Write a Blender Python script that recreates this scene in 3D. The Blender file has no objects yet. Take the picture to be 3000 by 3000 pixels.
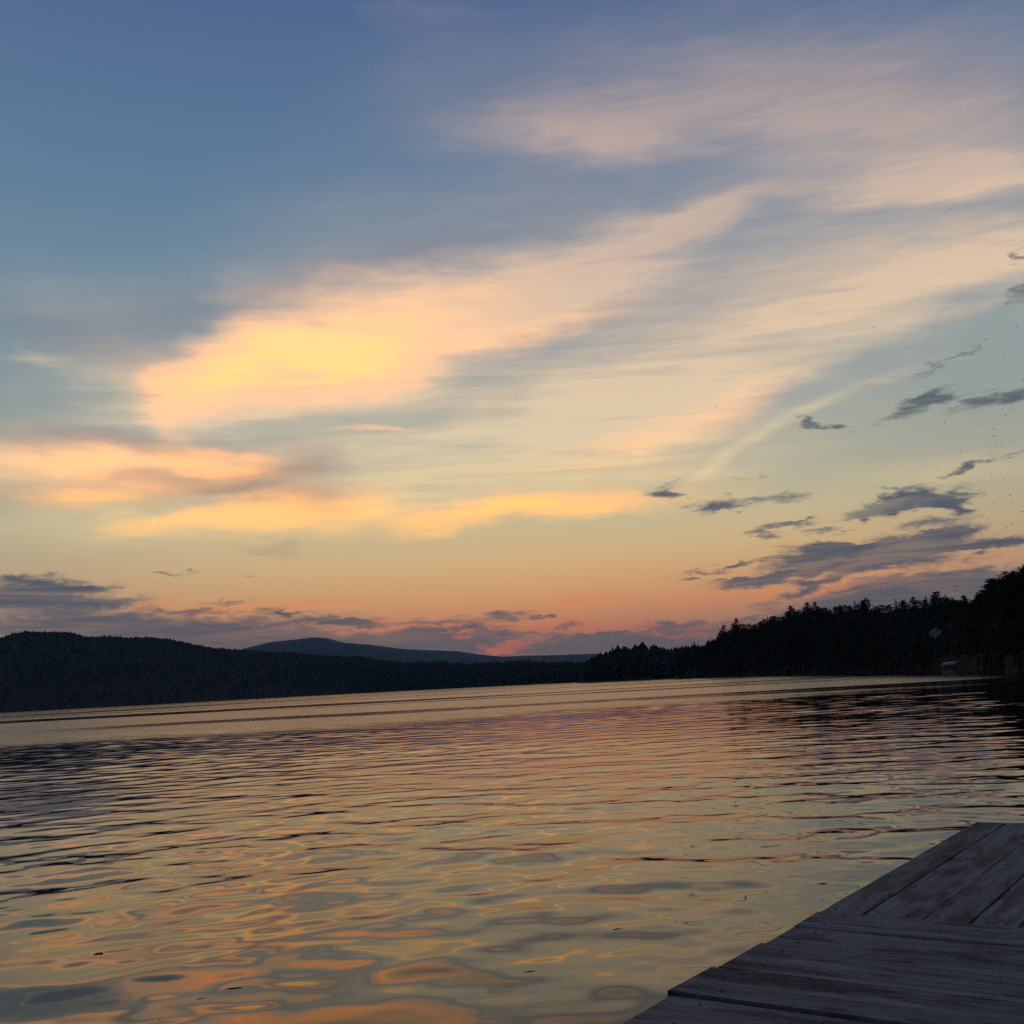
import bpy, bmesh, math, random
import numpy as np
from mathutils import Vector, Matrix

random.seed(7)
rng = np.random.default_rng(7)
SC = bpy.context.scene
COL = SC.collection
R = math.radians

# ------------------------------------------------------------------ camera
CAM_H = 1.25                                   # metres above the water
PITCH, ROLL, FOV = 9.70, 3.05, 54.0
cam_d = bpy.data.cameras.new('camera')
cam_d.sensor_fit = 'HORIZONTAL'
cam_d.angle = R(FOV)
cam_d.clip_start, cam_d.clip_end = 0.05, 30000
cam = bpy.data.objects.new('camera', cam_d)
COL.objects.link(cam)
cam.matrix_world = (Matrix.Translation((0, 0, CAM_H)) @ Matrix.Rotation(R(90 + PITCH), 4, 'X')
                    @ Matrix.Rotation(R(-ROLL), 4, 'Z'))
SC.camera = cam
FPX = 1500 / math.tan(R(FOV / 2))


def ray(px, py):
    """unit direction, in the world, towards a point of the 3000 x 3000 photograph"""
    x, y = (px - 1500) / FPX, (1500 - py) / FPX
    c, s = math.cos(R(ROLL)), math.sin(R(ROLL))
    X, Y = x * c + y * s, -x * s + y * c
    p = R(PITCH)
    return Vector((X, math.cos(p) - Y * math.sin(p), math.sin(p) + Y * math.cos(p))).normalized()


def azel(px, py):
    d = ray(px, py)
    return math.degrees(math.atan2(d.x, d.y)), math.degrees(math.asin(d.z))


def on_plane(px, py, z):
    d = ray(px, py)
    t = (z - CAM_H) / d.z
    return Vector((d.x * t, d.y * t, z))


# ------------------------------------------------------------------ render settings
SC.render.engine = 'CYCLES'
SC.view_settings.view_transform = 'Standard'
SC.view_settings.look = 'None'
SC.view_settings.gamma = 1
SC.view_settings.use_curve_mapping = False
SC.view_settings.exposure = 0.0
cy = SC.cycles
cy.use_adaptive_sampling = True
cy.adaptive_threshold = 0.015
cy.adaptive_min_samples = 16
cy.use_denoising = False
cy.max_bounces = 5
cy.diffuse_bounces = 2
cy.glossy_bounces = 3
cy.transmission_bounces = 2
cy.volume_bounces = 0
cy.transparent_max_bounces = 8
cy.caustics_reflective = False
cy.caustics_refractive = False
cy.blur_glossy = 0.0


def lin(r, g, b):
    f = lambda c: (c / 255) / 12.92 if c / 255 <= 0.04045 else ((c / 255 + 0.055) / 1.055) ** 2.4
    return (f(r), f(g), f(b))


# ------------------------------------------------------------------ node helpers
class G:
    """a small wrapper that turns arithmetic into shader nodes"""
    def __init__(s, tree):
        s.t = tree

    def node(s, kind, **kw):
        n = s.t.nodes.new(kind)
        for k, v in kw.items():
            setattr(n, k, v)
        return n

    def put(s, sock, v):
        if v is None:
            return
        if hasattr(v, 'is_output'):
            s.t.links.new(v, sock)
        elif sock.type == 'RGBA' and len(v) == 3:
            sock.default_value = (*v, 1)
        else:
            sock.default_value = v

    def m(s, op, a, b=None, c=None, clamp=False):
        n = s.node('ShaderNodeMath', operation=op, use_clamp=clamp)
        s.put(n.inputs[0], a)
        s.put(n.inputs[1], b)
        s.put(n.inputs[2], c)
        return n.outputs[0]

    def add(s, a, b): return s.m('ADD', a, b)
    def sub(s, a, b): return s.m('SUBTRACT', a, b)
    def mul(s, a, b): return s.m('MULTIPLY', a, b)

    def vm(s, op, a, b=None, scale=None):
        n = s.node('ShaderNodeVectorMath', operation=op)
        s.put(n.inputs[0], a)
        s.put(n.inputs[1], b)
        if scale is not None:
            s.put(n.inputs['Scale'], scale)
        return n.outputs['Value'] if op in ('DOT_PRODUCT', 'LENGTH') else n.outputs[0]

    def step(s, v, lo, hi, a=0.0, b=1.0, smooth=True):
        n = s.node('ShaderNodeMapRange', interpolation_type='SMOOTHSTEP' if smooth else 'LINEAR', clamp=True)
        for i, x in enumerate((v, lo, hi, a, b)):
            s.put(n.inputs[i], x)
        return n.outputs[0]

    def mix(s, f, a, b):
        n = s.node('ShaderNodeMix', data_type='RGBA')
        s.put(n.inputs[0], f)
        s.put(n.inputs[6], a)
        s.put(n.inputs[7], b)
        return n.outputs[2]

    def ramp(s, v, lo, hi, stops):
        """stops: (value, linear rgb) between lo and hi"""
        n = s.node('ShaderNodeValToRGB')
        els = n.color_ramp.elements
        n.color_ramp.interpolation = 'EASE' if len(stops) < 3 else 'LINEAR'
        for i, (p, c) in enumerate(stops):
            e = els[i] if i < 2 else els.new(1.0)
            e.position = (p - lo) / (hi - lo)
        es = sorted(els, key=lambda e: e.position)
        for e, (p, c) in zip(es, stops):
            e.color = (*c, 1)
        s.put(n.inputs[0], s.step(v, lo, hi, 0, 1, smooth=False))
        return n.outputs[0]

    def noise(s, vec, scale, detail=4, rough=0.55, dim='3D', dist=0.0, out=0):
        n = s.node('ShaderNodeTexNoise', noise_dimensions=dim)
        s.put(n.inputs['Vector'], vec)
        s.put(n.inputs['Scale'], scale)
        s.put(n.inputs['Detail'], detail)
        s.put(n.inputs['Roughness'], rough)
        s.put(n.inputs['Distortion'], dist)
        return n.outputs[out]

    def mapping(s, vec, loc=(0, 0, 0), rot=(0, 0, 0), scale=(1, 1, 1), kind='POINT'):
        n = s.node('ShaderNodeMapping', vector_type=kind)
        s.put(n.inputs['Vector'], vec)
        n.inputs['Location'].default_value = loc
        n.inputs['Rotation'].default_value = rot
        n.inputs['Scale'].default_value = scale
        return n.outputs[0]

    def comb(s, x, y, z=0.0):
        n = s.node('ShaderNodeCombineXYZ')
        for i, v in enumerate((x, y, z)):
            s.put(n.inputs[i], v)
        return n.outputs[0]


# ------------------------------------------------------------------ sky
SUN_AZ, SUN_EL = 0.0, 0.6
world = bpy.data.worlds.new('World')
SC.world = world
world.use_nodes = True
wt = world.node_tree
wt.nodes.clear()
g = G(wt)
tc = g.node('ShaderNodeTexCoord').outputs['Generated']
sep = g.node('ShaderNodeSeparateXYZ')
g.put(sep.inputs[0], tc)
dx, dy, dz = sep.outputs
u = g.mul(g.m('ARCTAN2', dx, dy), 180 / math.pi)           # azimuth, degrees right of the lake's axis
v = g.mul(g.m('ARCSINE', dz), 180 / math.pi)               # elevation, degrees
uv = g.comb(u, v, 0.0)

# wind-drawn warp of the sky coordinates: broad drift and finer wisps
w1 = g.vm('SUBTRACT', g.noise(g.mapping(uv, scale=(0.07, 0.13, 1)), 1.0, 3, 0.5, '2D', out=1), (0.5, 0.5, 0.5))
w2 = g.vm('SUBTRACT', g.noise(g.mapping(uv, rot=(0, 0, R(-14)), scale=(0.22, 0.85, 1)), 1.0, 5, 0.6, '2D', out=1), (0.5, 0.5, 0.5))
w1 = g.vm('MULTIPLY', w1, (9.0, 3.6, 0))
w2 = g.vm('MULTIPLY', w2, (3.6, 1.5, 0))
soft = g.vm('ADD', g.vm('ADD', uv, w1), w2)                # for the high veils
w3 = g.vm('SUBTRACT', g.noise(g.mapping(uv, rot=(0, 0, R(-8)), scale=(0.5, 1.5, 1)), 1.0, 5, 0.62, '2D', out=1), (0.5, 0.5, 0.5))
w3 = g.vm('MULTIPLY', w3, (3.2, 1.15, 0))
crisp = g.vm('ADD', uv, w3)                                # for the low ragged clouds

# streak pattern on a flat cloud deck high above the lake (perspective draws it together far off)
zc = g.m('MAXIMUM', dz, 0.05)
deck = g.comb(g.m('DIVIDE', dx, zc), g.m('DIVIDE', dy, zc), 0.0)
st = g.noise(g.mapping(deck, rot=(0, 0, R(52)), scale=(0.55, 3.2, 1)), 1.0, 6, 0.6, '2D', dist=0.6)
st_fine = g.noise(g.mapping(uv, rot=(0, 0, R(-13)), scale=(0.16, 1.5, 1)), 1.0, 6, 0.62, '2D', dist=0.4)
rag = g.noise(g.mapping(uv, rot=(0, 0, R(-7)), scale=(0.62, 2.5, 1)), 1.0, 8, 0.68, '2D', dist=0.6)


def cloud_sum(vec, blobs):
    """sum of soft elongated cloud bodies: photo x, y, half length, half height, rise (deg), weight"""
    tot = None
    for (px, py, rx, ry, a, w) in blobs:
        ca, sa = math.cos(R(a)), math.sin(R(a))
        c = azel(px, py)
        p = azel(px + 40 * ca, py - 40 * sa)
        q = azel(px - 40 * sa, py - 40 * ca)
        du, dv = (p[0] - c[0]) / 40, (p[1] - c[1]) / 40
        lx = math.hypot(du, dv) * rx
        ly = math.hypot(q[0] - c[0], q[1] - c[1]) / 40 * ry
        mp = g.mapping(vec, (c[0], c[1], 0), (0, 0, math.atan2(dv, du)), (lx * 1.8, ly * 1.8, 1), 'TEXTURE')
        gr = g.node('ShaderNodeTexGradient', gradient_type='SPHERICAL')
        g.put(gr.inputs[0], mp)
        e = g.step(gr.outputs['Fac'], 0.0, 1.0, 0.0, w)
        tot = e if tot is None else g.add(tot, e)
    return tot


# clear sky: sunset side and the duskier side behind
west = g.ramp(v, -10, 90, [
    (-10, lin(90, 80, 88)), (0, lin(116, 100, 106)), (1.8, lin(136, 112, 108)), (3.0, lin(196, 144, 112)),
    (4.2, lin(222, 158, 112)), (5.4, lin(226, 174, 120)), (7.0, lin(224, 190, 138)), (9.0, lin(210, 196, 155)),
    (11.5, lin(180, 181, 163)), (14.5, lin(150, 165, 164)), (18.5, lin(126, 152, 164)), (23, lin(112, 142, 162)),
    (29, lin(94, 126, 158)), (36, lin(82, 108, 149)), (55, lin(50, 72, 114)), (90, lin(36, 54, 92))])
east = g.ramp(v, -10, 90, [(-10, lin(36, 40, 54)), (0, lin(62, 66, 88)), (8, lin(72, 72, 98)), (20, lin(64, 74, 106)),
                           (45, lin(48, 64, 102)), (90, lin(36, 54, 92))])
au = g.m('ABSOLUTE', u)
sky = g.mix(g.step(au, 35, 115), west, east)
side = g.mul(g.step(au, 14, 32), g.step(v, 1.0, 5.0))      # less glow away from the sunset point
side = g.mul(side, g.step(v, 20, 10))
sky = g.mix(g.mul(side, 0.40), sky, lin(148, 154, 150))
nish = g.node('ShaderNodeTexSky', sky_type='NISHITA', sun_disc=False, sun_elevation=R(SUN_EL), sun_rotation=R(SUN_AZ),
              dust_density=2.0, ozone_density=1.5)
sky = g.vm('ADD', g.vm('SCALE', sky, scale=0.94), g.vm('SCALE', nish.outputs[0], scale=0.012))

# --- high thin veil, lit from below
VEIL = [
    (1000, 1010, 490, 150, 14, 0.66), (1050, 960, 660, 240, 14, 0.30), (600, 1090, 210, 120, 55, 0.62), (1380, 900, 380, 125, 22, 0.60),
    (1760, 745, 340, 85, 22, 0.62), (2080, 610, 230, 48, 18, 0.62), (620, 1205, 120, 80, 20, 0.42),
    (1720, 380, 350, 100, 3, 0.62), (2400, 270, 600, 200, 4, 0.85), (2800, 520, 380, 75, 6, 0.66), (2700, 380, 500, 120, 0, 0.40), (1900, 200, 500, 160, 8, 0.25),
    (1290, 45, 150, 30, 0, 0.26), (1450, 500, 520, 260, 12, 0.18), (1450, 130, 400, 110, 10, 0.16), (2300, 620, 800, 220, 10, 0.14),
    (1950, 1010, 1000, 300, 12, 0.32), (1300, 1320, 900, 170, 3, 0.36), (2600, 760, 700, 200, 14, 0.22), (250, 1020, 320, 160, -10, 0.16),
    (2150, 960, 560, 80, 18, 0.42), (2750, 830, 420, 70, 16, 0.52), (1760, 1200, 400, 85, 14, 0.58), (1250, 1330, 560, 70, 4, 0.28),
    (1850, 1275, 280, 36, 10, 0.40), (2380, 1040, 420, 50, 17, 0.42), (1600, 1400, 620, 80, 4, 0.34),
    (300, 1375, 440, 95, -4, 0.95), (1080, 1250, 170, 16, 4, 0.26), (850, 1500, 480, 80, 6, 0.50),
    (30, 1052, 90, 22, 0, 0.36), (330, 1090, 260, 90, -30, 0.22), (2820, 1400, 330, 40, 6, 0.30), (330, 1560, 560, 70, 0, 0.28),
]
veil = cloud_sum(soft, VEIL)
TRAIL = [(2080, 1372, 90, 20, 40, 0.18), (2180, 1300, 130, 17, 34, 0.28), (2330, 1215, 150, 16, 27, 0.24), (2480, 1150, 170, 15, 21, 0.17), (2660, 1085, 160, 14, 20, 0.13)]
veil = g.add(veil, cloud_sum(g.vm('ADD', uv, g.vm('SCALE', w2, scale=0.22)), TRAIL))
veil = g.mul(g.mul(veil, g.m('MULTIPLY_ADD', st, 1.45, 0.28)), g.m('MULTIPLY_ADD', rag, 0.24, 0.88))
veil = g.mul(veil, g.m('MULTIPLY_ADD', st_fine, 0.8, 0.60))
wide = g.mul(g.step(st, 0.48, 0.75), g.step(au, 24, 45))   # the same thin streaks go on outside the frame
veil = g.m('ADD', veil, g.mul(wide, g.mul(0.45, g.step(v, 8, 16))), clamp=True)
veil_col = g.ramp(v, 0, 60, [(0, lin(215, 130, 108)), (5, lin(240, 180, 122)), (9, lin(246, 218, 158)), (14, lin(236, 214, 178)),
                             (19, lin(236, 206, 174)), (24, lin(218, 192, 172)), (29, lin(186, 168, 163)), (36, lin(142, 138, 152)), (60, lin(80, 90, 122))])
sky = g.mix(g.step(veil, 0.0, 0.98, 0, 0.94, smooth=False), sky, veil_col)

# --- mauve undersides that lie in their own shade
MAUVE = [(560, 1290, 330, 38, -6, 0.50), (720, 1440, 240, 70, -6, 0.70), (370, 1415, 220, 26, 3, 0.45), (880, 1370, 140, 32, 6, 0.50),
         (120, 1280, 260, 42, 0, 0.45), (300, 930, 420, 50, 6, 0.30), (900, 850, 420, 50, 16, 0.30), (1350, 700, 330, 50, 20, 0.28), (210, 1010, 300, 60, -8, 0.35),
         (330, 1470, 380, 30, 2, 0.30), (790, 1640, 70, 14, -8, 0.40), (2050, 640, 330, 40, 20, 0.15), (2740, 250, 400, 170, 0, 0.25)]
mv = cloud_sum(soft, MAUVE)
mv = g.mul(mv, g.m('MULTIPLY_ADD', st_fine, 1.1, 0.40))
mv_col = g.ramp(v, 0, 40, [(0, lin(150, 118, 115)), (8, lin(186, 150, 122)), (12, lin(160, 138, 132)), (18, lin(126, 130, 145)), (40, lin(100, 112, 145))])
sky = g.mix(g.m('MINIMUM', mv, 0.8), sky, mv_col)

# --- brightest cloud, straight in the last light
HOT = [(960, 1000, 380, 115, 12, 0.54), (900, 1030, 250, 52, 8, 0.46), (860, 1035, 170, 34, 8, 0.30), (600, 1085, 150, 90, 40, 0.36), (1290, 915, 350, 105, 22, 0.30), (640, 1345, 130, 38, -14, 0.38), (300, 1345, 230, 40, 3, 0.20), (330, 1380, 380, 90, 0, 0.18),
       (330, 1465, 190, 28, 3, 0.26), (900, 1510, 230, 58, 9, 0.34), (1020, 1495, 70, 26, 9, 0.16), (700, 1545, 150, 38, 9, 0.24), (1460, 1498, 270, 38, 5, 0.34), (1260, 1528, 260, 36, 8, 0.16), (500, 1555, 110, 26, 12, 0.24), (1750, 1480, 300, 24, 5, 0.16),
       (1560, 960, 260, 44, 14, 0.26), (1720, 390, 180, 50, 4, 0.12), (1850, 1280, 240, 28, 10, 0.12), (2060, 1170, 260, 40, 16, 0.12), (2820, 565, 200, 20, 6, 0.14), (1130, 1252, 110, 10, 4, 0.20), (1700, 1370, 260, 40, 6, 0.06)]
hot = cloud_sum(soft, HOT)
hot = g.mul(hot, g.m('MULTIPLY_ADD', st_fine, 1.7, 0.30))
hot_col = g.ramp(v, 0, 40, [(0, (1.4, .30, .14)), (7, (1.9, .84, .13)), (10, (2.4, .92, .13)), (13, (2.7, .90, .16)), (16, (3.0, .90, .22)), (20, (1.6, .80, .32)), (24, (1.1, .66, .40)), (40, (.6, .45, .40))])
sky = g.mix(g.step(hot, 0.0, 1.05, 0, 0.92, smooth=False), sky, hot_col)

# --- coral glow close to the horizon
CORAL = [(1480, 1905, 110, 22, 4, 1.0), (1330, 1850, 130, 22, 8, 0.75), (1150, 1835, 330, 26, 0, 0.65), (850, 1772, 230, 9, 4, 0.95), (470, 1765, 70, 14, 22, 0.6),
         (1700, 1780, 420, 40, 2, 0.30), (1720, 1752, 130, 9, 6, 0.85), (1950, 1850, 330, 32, 0, 0.62), (1650, 1835, 220, 24, 2, 0.65), (2230, 1745, 280, 18, 4, 0.60), (2450, 1725, 130, 14, 4, 0.5),
         (2700, 1650, 260, 26, 6, 0.55), (2250, 1690, 200, 10, 5, 0.3), (600, 1790, 230, 20, 0, 0.30)]
cor = cloud_sum(crisp, CORAL)
cor = g.mul(cor, g.m('MULTIPLY_ADD', rag, 0.9, 0.35))
cor_col = g.ramp(v, 0, 12, [(0, lin(222, 112, 98)), (2.2, lin(226, 122, 96)), (4.5, lin(244, 156, 96)), (7, lin(242, 176, 114)), (12, lin(236, 184, 134))])
sky = g.mix(g.m('MINIMUM', cor, 0.92), sky, cor_col)

# --- low ragged clouds, dark against the light
DARK = [
    (70, 1735, 190, 38, 3, 0.85), (250, 1730, 90, 14, 4, 0.45), (300, 1768, 120, 16, 8, 0.55), (40, 1690, 70, 9, 0, 0.5), (180, 1805, 330, 44, 0, 0.60), (620, 1835, 430, 32, 2, 0.62), (100, 1860, 330, 40, 0, 0.55), (760, 1885, 460, 36, 0, 0.70),
    (1060, 1822, 70, 12, 0, 0.62), (1290, 1838, 130, 26, 4, 0.85), (1170, 1885, 360, 28, 0, 0.72), (1490, 1805, 64, 13, 0, 0.85), (1590, 1809, 30, 8, 5, 0.7), (1680, 1831, 44, 10, 12, 0.7), (1410, 1858, 70, 26, 0, 0.5),
    (1560, 1855, 90, 10, 0, 0.62), (1760, 1872, 170, 18, 3, 0.66), (1960, 1832, 80, 11, 0, 0.75), (1880, 1862, 220, 16, 4, 0.55), (1980, 1885, 260, 24, 0, 0.85), (1650, 1912, 360, 20, 0, 0.70), (1300, 1905, 160, 16, 0, 0.4),
    (505, 1679, 70, 5, 0, 0.55), (745, 1687, 22, 4, 0, 0.5), (655, 1768, 60, 7, 2, 0.6), (700, 1756, 30, 5, 8, 0.55), (830, 1795, 60, 8, 0, 0.55), (960, 1818, 90, 10, 0, 0.5), (560, 1790, 120, 8, 0, 0.4),
    (1956, 1448, 52, 17, -4, 0.75), (2095, 1482, 70, 20, 4, 0.80), (2150, 1488, 50, 8, 4, 0.5), (2270, 1460, 100, 14, 4, 0.60), (2230, 1565, 50, 9, 0, 0.75), (2310, 1537, 80, 12, 8, 0.66), (2420, 1555, 60, 7, 4, 0.5), (2350, 1522, 60, 5, 6, 0.4),
    (2050, 1678, 60, 6, 4, 0.6), (2030, 1700, 55, 5, 0, 0.55), (2180, 1650, 80, 7, 10, 0.55), (2130, 1660, 40, 5, 4, 0.4), (2215, 1703, 115, 15, 6, 0.90), (2370, 1722, 130, 17, 22, 0.85), (2300, 1682, 150, 7, 6, 0.5), (2400, 1700, 160, 8, 4, 0.4),
    (2400, 1602, 150, 14, 2, 0.60), (2520, 1628, 260, 28, 8, 0.80), (2620, 1600, 160, 20, 14, 0.70), (2730, 1570, 110, 14, 14, 0.80), (2590, 1490, 120, 18, 12, 0.62), (2690, 1462, 80, 22, 2, 0.80), (2640, 1430, 90, 7, 4, 0.5), (2800, 1485, 50, 16, -8, 0.80), (2820, 1440, 30, 22, -20, 0.4), (2730, 1530, 110, 12, 6, 0.62), (2560, 1520, 60, 8, 6, 0.5),
    (2650, 1650, 260, 20, 4, 0.50), (2860, 1598, 200, 13, 6, 0.55), (2970, 1588, 110, 14, 5, 0.6), (2520, 1755, 200, 14, 6, 0.60), (2690, 1712, 260, 24, 6, 0.75), (2760, 1745, 330, 36, 6, 1.0), (2930, 1725, 260, 40, 10, 1.0), (2580, 1610, 240, 40, 10, 0.40), (2480, 1625, 220, 24, 6, 0.45), (2660, 1598, 170, 22, 14, 0.5), (2690, 1465, 110, 26, 6, 0.5), (2600, 1492, 100, 14, 14, 0.4), (70, 1742, 170, 34, 0, 0.4), (2330, 1815, 330, 20, 6, 0.45), (2480, 1795, 200, 26, 4, 0.7), (2620, 1690, 130, 10, 6, 0.45), (2800, 1680, 120, 8, 6, 0.3),
    (2690, 1188, 100, 20, 22, 0.80), (2760, 1160, 90, 9, 8, 0.5), (2850, 1168, 70, 8, 10, 0.45), (2940, 1165, 120, 18, 14, 0.80), (2365, 1235, 40, 9, -22, 0.66), (2470, 1247, 28, 10, -6, 0.66), (2420, 1248, 60, 7, 0, 0.34), (2840, 1367, 80, 11, 18, 0.75), (2800, 1385, 60, 6, 14, 0.5),
    (2740, 1075, 80, 7, 28, 0.40), (2830, 1030, 60, 7, 22, 0.38), (3000, 860, 50, 24, 30, 0.7), (2985, 745, 22, 20, 0, 0.65), (2180, 1395, 40, 5, 0, 0.3), (2990, 1330, 40, 6, 14, 0.5), (2600, 1110, 90, 6, 22, 0.25), (1965, 1415, 20, 14, 40, 0.3),
]
dk = g.mul(cloud_sum(crisp, DARK), 1.8)
wide_dk = g.mul(g.step(v, 9, 1), g.step(au, 26, 50))
dk = g.m('MULTIPLY_ADD', wide_dk, 0.55, dk)
dk = g.m('MULTIPLY_ADD', g.mul(g.sub(rag, 0.5), 2.1), g.step(dk, 0.02, 0.40), dk)
dk_f = g.step(dk, 0.0, 1.45, 0, 0.97)
dk_col = g.ramp(v, 0, 30, [(0, lin(118, 106, 106)), (2.0, lin(114, 106, 106)), (4, lin(95, 98, 106)), (7, lin(79, 87, 104)), (10, lin(92, 99, 110)), (16, lin(88, 102, 106)), (30, lin(96, 100, 115))])
dk_col = g.mix(g.step(st_fine, 0.35, 0.70, 0.0, 0.30), dk_col, sky)
sky = g.mix(dk_f, sky, dk_col)
# gaps in the low bank where the last red shows through
GAP = [(1360, 1852, 60, 9, 6, 0.9), (1330, 1838, 40, 6, 10, 0.5), (1475, 1902, 55, 15, 6, 1.0), (1500, 1880, 90, 8, 4, 0.55), (1250, 1835, 150, 8, 3, 0.8), (1130, 1842, 120, 7, 0, 0.6),
       (850, 1766, 240, 7, 5, 0.75), (600, 1772, 150, 7, 2, 0.6), (450, 1760, 60, 10, 24, 0.5), (1640, 1850, 160, 9, 2, 0.5), (1960, 1858, 150, 9, 0, 0.6), (2400, 1748, 160, 7, 6, 0.5), (1010, 1862, 90, 6, 0, 0.4)]
gp_ = cloud_sum(crisp, GAP)
gp_ = g.mul(gp_, g.m('MULTIPLY_ADD', g.sub(rag, 0.5), 2.2, 0.85))
sky = g.mix(g.step(gp_, 0.10, 0.95, 0, 0.85), sky, cor_col)
bg = g.node('ShaderNodeBackground')
g.put(bg.inputs['Color'], sky)
bg.inputs['Strength'].default_value = 1.0
wo = g.node('ShaderNodeOutputWorld')
g.put(wo.inputs[0], bg.outputs[0])
world.cycles.sampling_method = 'MANUAL'
world.cycles.sample_map_resolution = 512

# the sun has just gone behind the far ridge
sun_d = bpy.data.lights.new('sun', 'SUN')
sun_d.energy = 0.4
sun_d.angle = R(0.53)
sun_d.color = (1.0, 0.55, 0.28)
sun = bpy.data.objects.new('sun', sun_d)
COL.objects.link(sun)
sv = Vector((math.sin(R(SUN_AZ)) * math.cos(R(SUN_EL)), math.cos(R(SUN_AZ)) * math.cos(R(SUN_EL)), math.sin(R(SUN_EL))))
sun.rotation_euler = sv.to_track_quat('Z', 'Y').to_euler()
sun.location = sv * 30
#SKY_END

# ------------------------------------------------------------------ object helpers
def link(name, me, parent=None, mats=()):
    o = bpy.data.objects.new(name, me)
    COL.objects.link(o)
    if parent is not None:
        o.parent = parent
    for mt in mats:
        me.materials.append(mt)
    return o


def tag(o, label=None, cat=None, group=None, kind=None):
    for k, val in (('label', label), ('category', cat), ('group', group), ('kind', kind)):
        if val:
            o[k] = val
    return o


def empty(name, loc, label, cat, group=None, rz=0.0):
    o = bpy.data.objects.new(name, None)
    o.empty_display_size = 0.2
    COL.objects.link(o)
    o.location = loc
    o.rotation_euler = (0, 0, rz)
    return tag(o, label, cat, group)


def mesh_np(name, verts, faces, smooth=False):
    """verts (n,3); faces (m,k) of one size"""
    me = bpy.data.meshes.new(name)
    verts = np.asarray(verts, dtype=np.float32)
    faces = np.asarray(faces, dtype=np.int32)
    k = faces.shape[1]
    me.vertices.add(len(verts))
    me.vertices.foreach_set('co', verts.ravel())
    me.loops.add(faces.size)
    me.loops.foreach_set('vertex_index', faces.ravel())
    me.polygons.add(len(faces))
    me.polygons.foreach_set('loop_start', np.arange(0, faces.size, k, dtype=np.int32))
    if smooth:
        me.polygons.foreach_set('use_smooth', np.ones(len(faces), dtype=bool))
    me.update(calc_edges=True)
    return me


def material(name, build):
    mt = bpy.data.materials.new(name)
    mt.use_nodes = True
    t = mt.node_tree
    t.nodes.clear()
    gg = G(t)
    out = gg.node('ShaderNodeOutputMaterial')
    p = gg.node('ShaderNodeBsdfPrincipled')
    t.links.new(p.outputs[0], out.inputs[0])
    build(gg, p)
    return mt


def simple(name, col, rough=0.8, spec=0.3, var=0.25, scale=3.0):
    def b(gg, p):
        c = gg.node('ShaderNodeTexCoord').outputs['Object']
        n = gg.noise(c, scale, 4, 0.6)
        gg.put(p.inputs['Base Color'], gg.mix(n, tuple(x * (1 - var) for x in col), tuple(x * (1 + var) for x in col)))
        p.inputs['Roughness'].default_value = rough
        p.inputs['Specular IOR Level'].default_value = spec
    return material(name, b)


def foliage(name, a, b_):
    def b(gg, p):
        c = gg.node('ShaderNodeTexCoord').outputs['Object']
        rnd = gg.node('ShaderNodeObjectInfo').outputs['Random']
        n = gg.noise(c, 9.0, 3, 0.6)
        f = gg.m('MULTIPLY_ADD', rnd, 0.4, gg.mul(n, 0.6))
        gg.put(p.inputs['Base Color'], gg.mix(f, a, b_))
        p.inputs['Roughness'].default_value = 0.85
        p.inputs['Specular IOR Level'].default_value = 0.1
    return material(name, b)


M_NEEDLE = foliage('needles', (0.018, 0.030, 0.018), (0.034, 0.048, 0.024))
M_LEAF = foliage('leaves', (0.024, 0.036, 0.014), (0.044, 0.056, 0.022))
M_BARK = simple('bark', (0.05, 0.042, 0.036), 0.9, 0.1, 0.3, 6)
M_FOREST = simple('forest_canopy', (0.021, 0.029, 0.018), 0.9, 0.05, 0.35, 0.02)
M_SOIL = simple('forest_floor', (0.018, 0.018, 0.012), 0.95, 0.05, 0.3, 0.2)
M_ROCK = simple('rock', (0.09, 0.085, 0.08), 0.85, 0.2, 0.4, 1.5)

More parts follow.
